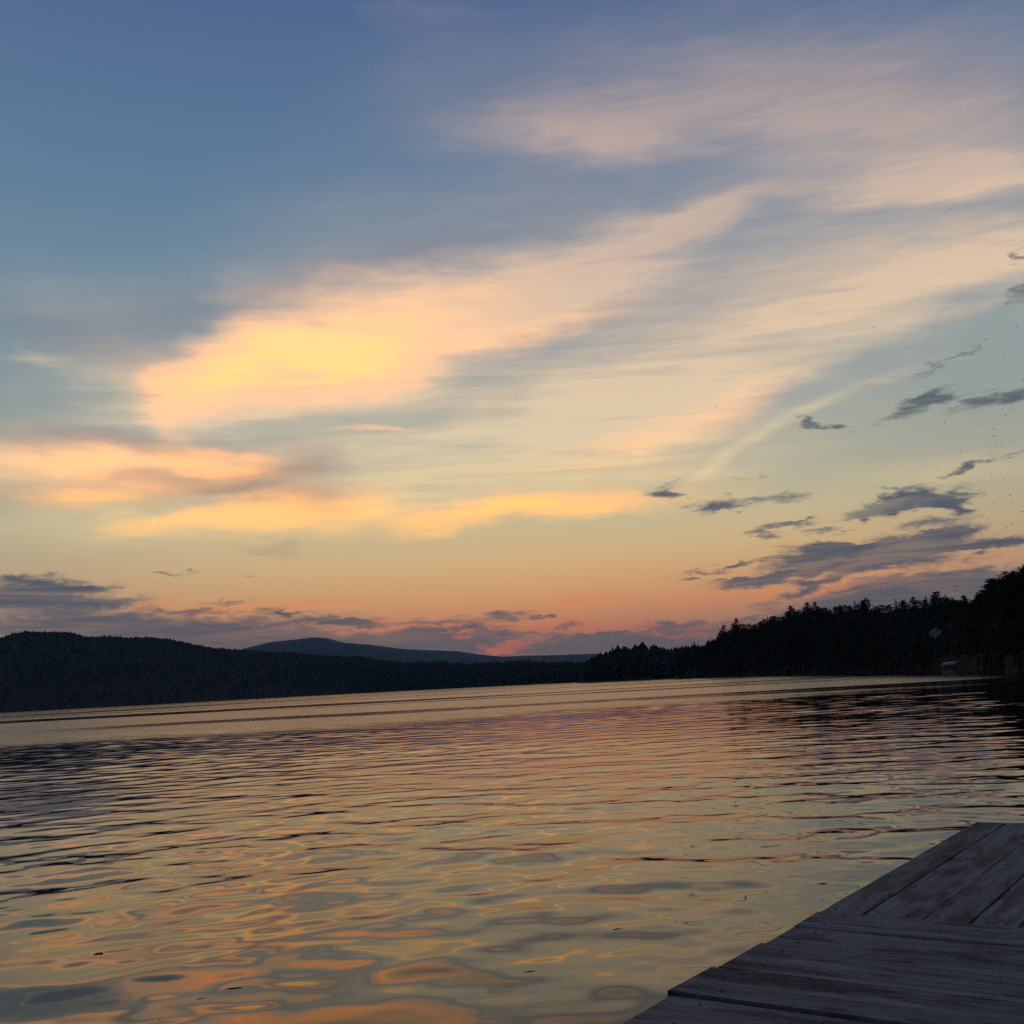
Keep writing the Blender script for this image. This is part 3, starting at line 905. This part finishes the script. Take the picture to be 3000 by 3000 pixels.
cd = 195.0
cz = CAM_H + cd * math.tan(R(CABIN_EL))
ca = R(CABIN_AZ)
cabin = empty('cabin', (cd * math.sin(ca), cd * math.cos(ca), cz - 1.75), 'pale cabin gable showing through a gap high in the dark wood', 'cabin', None, -ca + R(14))
bm = bmesh.new()
wall = [(-1.15, -0.2), (1.15, -0.2), (1.15, 1.75), (0.25, 2.55), (-0.2, 2.55), (-1.15, 1.75)]
va = [bm.verts.new((x, -1.6, z)) for x, z in wall]
vb = [bm.verts.new((x, 1.6, z)) for x, z in wall]
bm.faces.new(va)
bm.faces.new(vb[::-1])
for i in range(6):
    bm.faces.new((va[i], vb[i], vb[(i + 1) % 6], va[(i + 1) % 6]))
bm_obj('wall', bm, M_BOARD, cabin)
for sx in (-1, 1):
    bm = bmesh.new()
    x0, x1 = (1.42, 0.16) if sx > 0 else (-1.42, -0.16)
    pts = [(x0, 1.56), (x1, 2.66), (x1, 2.76), (x0, 1.66)]
    va = [bm.verts.new((x, -1.85, z)) for x, z in pts]
    vb = [bm.verts.new((x, 1.85, z)) for x, z in pts]
    bm.faces.new(va)
    bm.faces.new(vb[::-1])
    for i in range(4):
        bm.faces.new((va[i], vb[i], vb[(i + 1) % 4], va[(i + 1) % 4]))
    bm_obj('roof', bm, M_ROOF, cabin)
bm = bmesh.new()
box(bm, (0.0, -1.62, 0.9), (0.9, 0.06, 0.9))
win = bm_obj('window', bm, M_WHITE, cabin)
bm = bmesh.new()
box(bm, (0.0, -1.655, 0.9), (0.76, 0.02, 0.76))
bm_obj('pane', bm, M_GLASS, win)

cabin.scale = (0.78, 0.78, 0.78)

# ------------------------------------------------------------------ boat drawn up under the wood
def hull_mesh(L, B, H):
    """bow towards +x, sheer rising to the bow, closed bottom"""
    bm = bmesh.new()
    rows = []
    n = 14
    for i in range(n + 1):
        f = i / n
        x = -L / 2 + L * f
        b = B / 2 * (1 - max(0, (f - 0.45) / 0.55) ** 2.2) * (0.9 + 0.1 * min(1, f * 4))
        sheer = H * (0.86 + 0.30 * f ** 2)
        keel = H * 0.04 + H * 0.75 * max(0, (f - 0.62) / 0.38) ** 2.4
        chine = keel + (sheer - keel) * 0.38
        prof = [(0, keel), (b * 0.72, chine), (b * 0.96, (chine + sheer) / 2), (b, sheer)]
        row = [bm.verts.new((x, -y, z)) for y, z in prof[::-1]] + [bm.verts.new((x, y, z)) for y, z in prof[1:]]
        rows.append(row)
    for a, b in zip(rows, rows[1:]):
        for k in range(6):
            bm.faces.new((a[k], a[k + 1], b[k + 1], b[k]))
    bm.faces.new(rows[0])
    deck = []
    for i, r in enumerate(rows):
        deck.append((r[0].co.copy(), r[6].co.copy()))
    return bm, deck


bx = azel(2796, 1953)[0]
bd = float(shore_front(bx)) + 2.4
boat = empty('boat', (bd * math.sin(R(bx)), bd * math.cos(R(bx)), 0.30), 'small pale boat with a rounded stern lying at the water edge below the wood', 'boat', None, -R(bx) + R(12))
bm, deck = hull_mesh(3.4, 1.4, 0.58)
bmesh.ops.remove_doubles(bm, verts=bm.verts, dist=0.002)
bm_obj('hull', bm, M_WHITE, boat, True)
bm = bmesh.new()
prev = None
for i, (a, b) in enumerate(deck):                          # a canvas cover rounded up over the cockpit
    f = i / (len(deck) - 1)
    hgt = 0.26 * math.sin(math.pi * min(1, f * 1.05 + 0.12)) ** 0.7 if f < 0.95 else 0.02
    row = [bm.verts.new(a.lerp(b, k / 6) + Vector((0, 0, 0.012 + hgt * math.sin(math.pi * k / 6)))) for k in range(7)]
    if prev:
        for k in range(6):
            bm.faces.new((prev[k], prev[k + 1], row[k + 1], row[k]))
    prev = row
bm_obj('cover', bm, M_HULL_IN, boat, True)
bm = bmesh.new()
box(bm, (-1.80, 0, 0.52), (0.20, 0.24, 0.34))
box(bm, (-1.80, 0, 0.16), (0.10, 0.10, 0.42))
bm_obj('outboard_motor', bm, M_METAL, boat, False, 0.02)

# ------------------------------------------------------------------ rocks off the point, shore stones
def rock(name, px, py, d, size, label, group, seed):
    rd = random.Random(seed)
    az = azel(px, py)[0]
    bm = bmesh.new()
    bmesh.ops.create_icosphere(bm, subdivisions=3, radius=1)
    ph = [rd.uniform(0, 6) for _ in range(6)]
    for vv in bm.verts:
        c = vv.co
        k = 1 + 0.16 * math.sin(3 * c.x + ph[0]) + 0.14 * math.sin(4 * c.y + ph[1]) + 0.12 * math.sin(5 * c.z + 3 * c.x + ph[2]) + 0.05 * math.sin(11 * c.x + 9 * c.y + ph[3])
        vv.co = Vector((c.x * size[0], c.y * size[1], c.z * size[2])) * k
    o = bm_obj(name, bm, M_ROCK)
    o.location = (d * math.sin(R(az)), d * math.cos(R(az)), 0.02)
    o.rotation_euler = (0, 0, -R(az))
    return tag(o, label, 'rock', group)


rock('rock', 1727, 2001, 452, (1.2, 0.9, 0.55), 'small dark rock breaking the water off the wooded point, left of a longer one', 'rocks off the wooded point', 1)
rock('rock', 1749, 1998, 456, (2.6, 1.0, 0.50), 'long low dark rock at the waterline off the wooded point', 'rocks off the wooded point', 2)

# ------------------------------------------------------------------ dock
DOCK_Z = CAM_H - 0.80
E5 = on_plane(2400, 2672, DOCK_Z)
A_ANG = R(53.0)                                            # the long edge runs this way
dock = empty('dock', (E5.x, E5.y, 0), 'weathered grey plank dock with cross boards and lengthwise boards at bottom right', 'dock', None, A_ANG)


def wood_nodes(gg, p):
    tcn = gg.node('ShaderNodeTexCoord').outputs['Object']
    rnd = gg.node('ShaderNodeObjectInfo').outputs['Random']
    pos = gg.vm('ADD', tcn, gg.comb(gg.mul(rnd, 37.0), gg.mul(rnd, 91.0), gg.mul(rnd, 13.0)))
    # knots bend the grain around them
    kv = gg.node('ShaderNodeTexVoronoi', voronoi_dimensions='2D')
    gg.put(kv.inputs['Vector'], gg.mapping(pos, scale=(2.1, 6.0, 1)))
    kv.inputs['Scale'].default_value = 1.0
    kd = kv.outputs['Distance']
    sel = gg.node('ShaderNodeSeparateColor')
    gg.put(sel.inputs[0], kv.outputs['Color'])
    some = gg.step(sel.outputs[0], 0.62, 0.66)
    knot = gg.mul(gg.step(kd, 0.13, 0.02), some)
    halo = gg.mul(gg.step(kd, 0.42, 0.05), some)
    bent = gg.vm('ADD', pos, gg.comb(0.0, gg.mul(halo, 0.030), 0.0))
    g1 = gg.noise(gg.mapping(bent, scale=(1.1, 34, 8)), 1.0, 6, 0.65, '3D', dist=0.5)
    g2 = gg.noise(gg.mapping(bent, scale=(2.6, 130, 20)), 1.0, 4, 0.7)
    blot = gg.noise(gg.mapping(pos, scale=(2.2, 7.0, 2)), 1.0, 4, 0.55)
    damp = gg.step(gg.noise(gg.mapping(pos, scale=(1.3, 5.5, 1)), 1.0, 5, 0.62), 0.50, 0.62)
    stain = gg.step(gg.noise(gg.mapping(pos, loc=(5, 3, 0), scale=(3.2, 13.0, 1)), 1.0, 3, 0.55, '2D'), 0.54, 0.66)
    speck = gg.step(gg.noise(gg.mapping(pos, scale=(22, 60, 10)), 1.0, 2, 0.5), 0.70, 0.76)
    c = gg.mix(gg.step(g1, 0.30, 0.72), (0.075, 0.080, 0.080), (0.290, 0.276, 0.280))
    c = gg.mix(gg.mul(gg.step(g2, 0.52, 0.68), 0.60), c, (0.050, 0.045, 0.044))
    c = gg.mix(gg.mul(gg.step(blot, 0.40, 0.70), 0.45), c, (0.115, 0.110, 0.118))
    c = gg.mix(gg.mul(damp, 0.80), c, (0.022, 0.020, 0.021))
    c = gg.mix(gg.mul(knot, 0.85), c, (0.022, 0.018, 0.016))
    c = gg.mix(gg.mul(stain, 0.88), c, (0.024, 0.022, 0.023))
    c = gg.mix(gg.mul(speck, 0.6), c, (0.030, 0.027, 0.026))
    c = gg.mix(gg.m('MULTIPLY_ADD', rnd, 0.22, 0.0), c, (0.110, 0.106, 0.114))
    gg.put(p.inputs['Base Color'], c)
    gg.put(p.inputs['Roughness'], gg.m('MULTIPLY_ADD', damp, -0.02, 0.72))
    gg.put(p.inputs['Specular IOR Level'], gg.m('MULTIPLY_ADD', damp, -0.20, 0.30))
    h = gg.add(gg.mul(g1, 0.0035), gg.mul(g2, 0.0018))
    h = gg.m('MULTIPLY_ADD', knot, -0.002, h)
    bp = gg.node('ShaderNodeBump')
    bp.inputs['Strength'].default_value = 0.9
    bp.inputs['Distance'].default_value = 1.0
    gg.put(bp.inputs['Height'], h)
    gg.put(p.inputs['Normal'], bp.outputs[0])


M_WOOD = material('weathered_wood', wood_nodes)
M_NAIL = simple('rusty_nail', (0.055, 0.045, 0.042), 0.6, 0.3, 0.3, 50)
bm = bmesh.new()
bmesh.ops.create_cone(bm, cap_ends=True, segments=10, radius1=0.0038, radius2=0.0030, depth=0.004)
nail_me = bpy.data.meshes.new('nail')
bm.to_mesh(nail_me)
bm.free()
nail_me.materials.append(M_NAIL)
SKEW = R(-87.0)                                            # direction of the cross boards in the dock's own frame
rd = random.Random(5)


def plank(corners, grain, z, nails, thick=0.038):
    """corners: footprint in the dock's frame (x along, y left); grain: angle of the board's length"""
    c0 = Vector((sum(c[0] for c in corners) / len(corners), sum(c[1] for c in corners) / len(corners), 0))
    ca, sa = math.cos(-grain), math.sin(-grain)
    loc = [((x - c0.x) * ca - (y - c0.y) * sa, (x - c0.x) * sa + (y - c0.y) * ca) for x, y in corners]
    bm = bmesh.new()
    # edges slightly wavy, as an old board's are
    n = len(loc)
    pts = []
    for i in range(n):
        a, b = Vector(loc[i]), Vector(loc[(i + 1) % n])
        L = (b - a).length
        k = max(1, int(L / 0.16))
        nrm = Vector((b.y - a.y, a.x - b.x)).normalized()
        for q in range(k):
            w = 0.0 if q == 0 else rd.gauss(0, 0.0011 if L > 0.5 else 0.0025)
            pts.append(tuple(a.lerp(b, q / k) + nrm * w))
    prism(bm, pts, -thick, 0)
    rim = [e for e in bm.edges if all(abs(vv.co.z) < 1e-6 for vv in e.verts)]
    bmesh.ops.bevel(bm, geom=rim, offset=0.004, segments=2, affect='EDGES', profile=0.5)
    o = bm_obj('plank', bm, M_WOOD, dock)
    o.location = (c0.x, c0.y, z)
    o.rotation_euler = (rd.gauss(0, 0.002), rd.gauss(0, 0.0015), grain)
    for nx, ny in nails:
        m = bpy.data.objects.new('nail', nail_me)
        COL.objects.link(m)
        m.parent = o
        dxn, dyn = nx - c0.x, ny - c0.y
        m.location = (dxn * ca - dyn * sa + rd.gauss(0, .006), dxn * sa + dyn * ca + rd.gauss(0, .006), 0.0008)
    return o


# lengthwise boards of the outer section
b_edges = [0.0, 0.133, 0.320, 0.459, 0.594, 0.735, 0.880, 1.025, 1.17, 1.32, 1.46, 1.61, 1.75, 1.90, 2.04, 2.18]
tk = math.tan(R(3.0))
for i, (b0, b1) in enumerate(zip(b_edges, b_edges[1:])):
    gp = 0.0045 if i != 1 else 0.006
    y0, y1 = -(b0 + (gp if i else 0)), -b1 + 0.001
    s0, s1 = 0.006 + (-y0) * tk, 0.006 + (-y1) * tk
    e = 2.14 + rd.uniform(-.012, .012)
    nl = [(s, -(b0 + (b1 - b0) * q)) for s in (0.07 + b0 * tk, 1.05, 2.06) for q in (0.25, 0.76)]
    plank([(s0, y0), (s1, y1), (e, y1), (e, y0)][::-1], 0.0, DOCK_Z + rd.uniform(-.0015, .0015) - 0.002, nl)
# cross boards of the section the photographer stands on
a_edges = [0.0, -0.215, -0.445, -0.735, -0.99, -1.25, -1.50, -1.76, -2.0, -2.26, -2.5, -2.75, -3.0, -3.25, -3.5, -3.75, -4.0, -4.25]
W = 2.20
for i, (a0, a1) in enumerate(zip(a_edges, a_edges[1:])):
    gp = (0.001, 0.005, 0.005, 0.014, 0.016, 0.006, 0.01, 0.006)[min(i, 7)]
    out = (0.004, 0.0, 0.010, 0.022, 0.010, 0.002, 0.014, 0.0)[min(i, 7)]
    t0, t1 = a0 - (gp if i else 0.002), a1 + 0.001
    skew = lambda a, y: (a + (-y) * tk, y)
    nl = [skew(a0 + (a1 - a0) * q, y) for y in (-0.09, -1.10, -2.10) for q in (0.22, 0.80)]
    plank([skew(t0, out), skew(t0, -W), skew(t1, -W), skew(t1, out + rd.uniform(-.006, .006))][::-1], R(-90 + 3.0) + math.pi, DOCK_Z + (0.003, 0.002, 0.002, 0.006, 0.001, 0.004, 0, 0.003)[min(i, 7)], nl)
# what carries the boards
for y in (-0.10, -1.10, -2.08):
    bm = bmesh.new()
    box(bm, (-1.1, y, DOCK_Z - 0.04 - 0.075), (6.3, 0.045, 0.14))
    bm_obj('beam', bm, M_WOOD, dock, False, 0.004)
for x in (-4.0, -1.9, 0.02, 1.95):
    for y in (-0.18, -2.0):
        bm = bmesh.new()
        bmesh.ops.create_cone(bm, cap_ends=True, segments=14, radius1=0.055, radius2=0.05, depth=1.3)
        bmesh.ops.translate(bm, vec=(x, y, DOCK_Z - 0.055 - 0.65), verts=bm.verts)
        bm_obj('post', bm, M_WOOD, dock, True)

# ------------------------------------------------------------------ bits drifting on the water
M_DEBRIS = simple('wet_leaf', (0.016, 0.011, 0.008), 1.0, 0.02, 0.4, 30)


def leaf(px, py, L, wd, ang, label, name='leaf', seed=0):
    rdl = random.Random(seed)
    p = on_plane(px, py, 0.0)
    p.z = float(NEAR_WATER[np.argmin((NEAR_WATER[:, 0] - p.x) ** 2 + (NEAR_WATER[:, 1] - p.y) ** 2), 2]) - 0.003
    bm = bmesh.new()
    n = 9
    top, bot = [], []
    for i in range(n + 1):
        f = i / n
        x = (f - 0.5) * L
        w = wd * (math.sin(math.pi * f) ** 0.8 + 0.06) * rdl.uniform(0.75, 1.15)
        z = 0.02 * L * math.sin(f * 3.0) + rdl.uniform(-.05, .05) * wd
        top.append((x, w / 2, z + 0.12 * wd))
        bot.append((x, -w / 2, z))
    up = [[bm.verts.new((x, y, z + dz)) for x, y, z in side] for dz in (-0.004, 0.0025) for side in (top, bot)]
    for i in range(n):
        for a, b in ((up[2], up[3]), (up[1], up[0]), (up[0], up[2]), (up[3], up[1])):
            bm.faces.new((a[i], a[i + 1], b[i + 1], b[i]))
    o = bm_obj(name, bm, M_DEBRIS)
    o.location = p
    o.rotation_euler = (0, 0, R(ang))
    return tag(o, label, 'twig' if name == 'twig' else 'leaf', 'debris floating on the water')


leaf(288, 2796, 0.045, 0.034, 12, 'dark curled leaf floating on the orange reflection near the left edge', seed=1)
leaf(686, 2895, 0.075, 0.014, 4, 'dark short stick floating at the lower edge of an orange patch of reflection', 'twig', 2)
leaf(2408, 2589, 0.060, 0.020, 10, 'dark leaf floating on pale water closest to the dock', seed=3)
leaf(590, 2924, 0.050, 0.008, 24, 'thin wispy twig floating below and left of the short dark stick', 'twig', 4)
leaf(1553, 2846, 0.060, 0.010, 8, 'thin dark twig floating on grey water left of the dock', 'twig', 5)
leaf(1810, 2722, 0.055, 0.010, 14, 'thin dark twig floating farther out, left of the dock boards', 'twig', 6)
leaf(467, 2990, 0.014, 0.010, 0, 'tiny dark speck of leaf floating at the bottom edge left of centre', seed=7)
leaf(1335, 2555, 0.050, 0.008, 6, 'thin twig floating among the bright loops in mid water', 'twig', 8)

# ------------------------------------------------------------------ insects in the evening air
M_BUG = simple('insect_body', (0.012, 0.011, 0.010), 0.6, 0.2, 0.2, 200)
M_WING = simple('insect_wing', (0.06, 0.06, 0.06), 0.4, 0.3, 0.1, 200)
bm = bmesh.new()
for (x, r) in ((-0.0034, 0.0007), (-0.0012, 0.0010), (0.0012, 0.0013), (0.0031, 0.0009)):
    q = bmesh.ops.create_icosphere(bm, subdivisions=1, radius=r)
    bmesh.ops.scale(bm, vec=(1.7, 1, 1), verts=q['verts'])
    bmesh.ops.translate(bm, vec=(x, 0, 0), verts=q['verts'])
bug_me = bpy.data.meshes.new('body')
bm.to_mesh(bug_me)
bm.free()
bug_me.materials.append(M_BUG)
bm = bmesh.new()
vs = [bm.verts.new(c) for c in ((0.0014, 0.0005, 0.0008), (0.0022, 0.0045, 0.0022), (0.0002, 0.0062, 0.0028), (-0.0018, 0.0040, 0.0020))]
bm.faces.new(vs)
r_ = bmesh.ops.extrude_face_region(bm, geom=bm.faces[:])
bmesh.ops.translate(bm, vec=(0, 0, 0.0001), verts=[e for e in r_['geom'] if isinstance(e, bmesh.types.BMVert)])
wing_me = bpy.data.meshes.new('wing')
bm.to_mesh(wing_me)
bm.free()
wing_me.materials.append(M_WING)
SPOTS = [(1617, 800), (2785, 612)]
SPOTS += [(2700 + x / 4.83, 900 + y / 4.83) for x, y in [
    (1350, 268), (905, 455), (1160, 668), (95, 1200), (1023, 1168), (1038, 1233), (893, 1285), (500, 1410), (1315, 1433), (1183, 1535), (325, 1635), (853, 1657),
    (1002, 1725), (1053, 1735), (1022, 1830), (1258, 1912), (1437, 1024)]]
SPOTS += [(2700 + x / 4.83, 1300 + y / 4.83) for x, y in [
    (1048, 15), (1130, 30), (1318, 14), (543, 107), (940, 226), (1247, 200), (222, 378), (1076, 329), (987, 433), (1125, 438), (1343, 500), (1160, 493), (1253, 733),
    (1270, 806), (1300, 833), (1030, 840), (1142, 941), (1424, 960), (1340, 985), (853, 1037), (1112, 1043), (932, 1073), (1262, 1125), (1284, 1149), (1200, 1191),
    (1088, 1279), (847, 1292), (1303, 1309), (503, 1338), (1060, 1408), (803, 1523), (803, 1587), (1218, 1706), (1077, 1778)]]
SPOTS += [(2836, 1701), (2799, 1719), (2100, 1190), (2560, 960)]
for i, (px, py) in enumerate(SPOTS):
    d = rd.uniform(4.2, 7.0)
    p = Vector((0, 0, CAM_H)) + ray(px, py) * d
    lab = 'tiny dark flying insect, one of the swarm in the evening sky at right' if px > 2690 else 'lone tiny dark flying insect away from the swarm, high over the lake'
    o = empty('insect', p, lab, 'insect', 'flying insects in the evening air', rd.uniform(-.6, .6))
    o.rotation_euler = (rd.uniform(-.5, .5), rd.uniform(-.3, .3), rd.uniform(-.6, .6))
    k = rd.uniform(0.75, 1.15)
    o.scale = (k, k, k)
    for sgn in (0, 1, -1):
        m = bpy.data.objects.new('body' if sgn == 0 else 'wing', bug_me if sgn == 0 else wing_me)
        COL.objects.link(m)
        m.parent = o
        if sgn:
            m.scale = (1, sgn, 1)

# ------------------------------------------------------------------ evening air
def build_haze():
    bm = bmesh.new()
    prism(bm, [(-6500, -6500), (6500, -6500), (6500, 6500), (-6500, 6500)], -2.0, 325.0)
    mt = bpy.data.materials.new('haze')
    mt.use_nodes = True
    t = mt.node_tree
    t.nodes.clear()
    o = t.nodes.new('ShaderNodeOutputMaterial')
    pv = t.nodes.new('ShaderNodeVolumePrincipled')
    pv.inputs['Color'].default_value = (0.42, 0.70, 1.0, 1)
    pv.inputs['Density'].default_value = 9.0e-5
    pv.inputs['Anisotropy'].default_value = 0.0
    t.links.new(pv.outputs[0], o.inputs['Volume'])
    tag(bm_obj('haze', bm, mt), 'thin blue evening air between the lake and the far hills', 'haze', None, 'stuff')


build_haze()
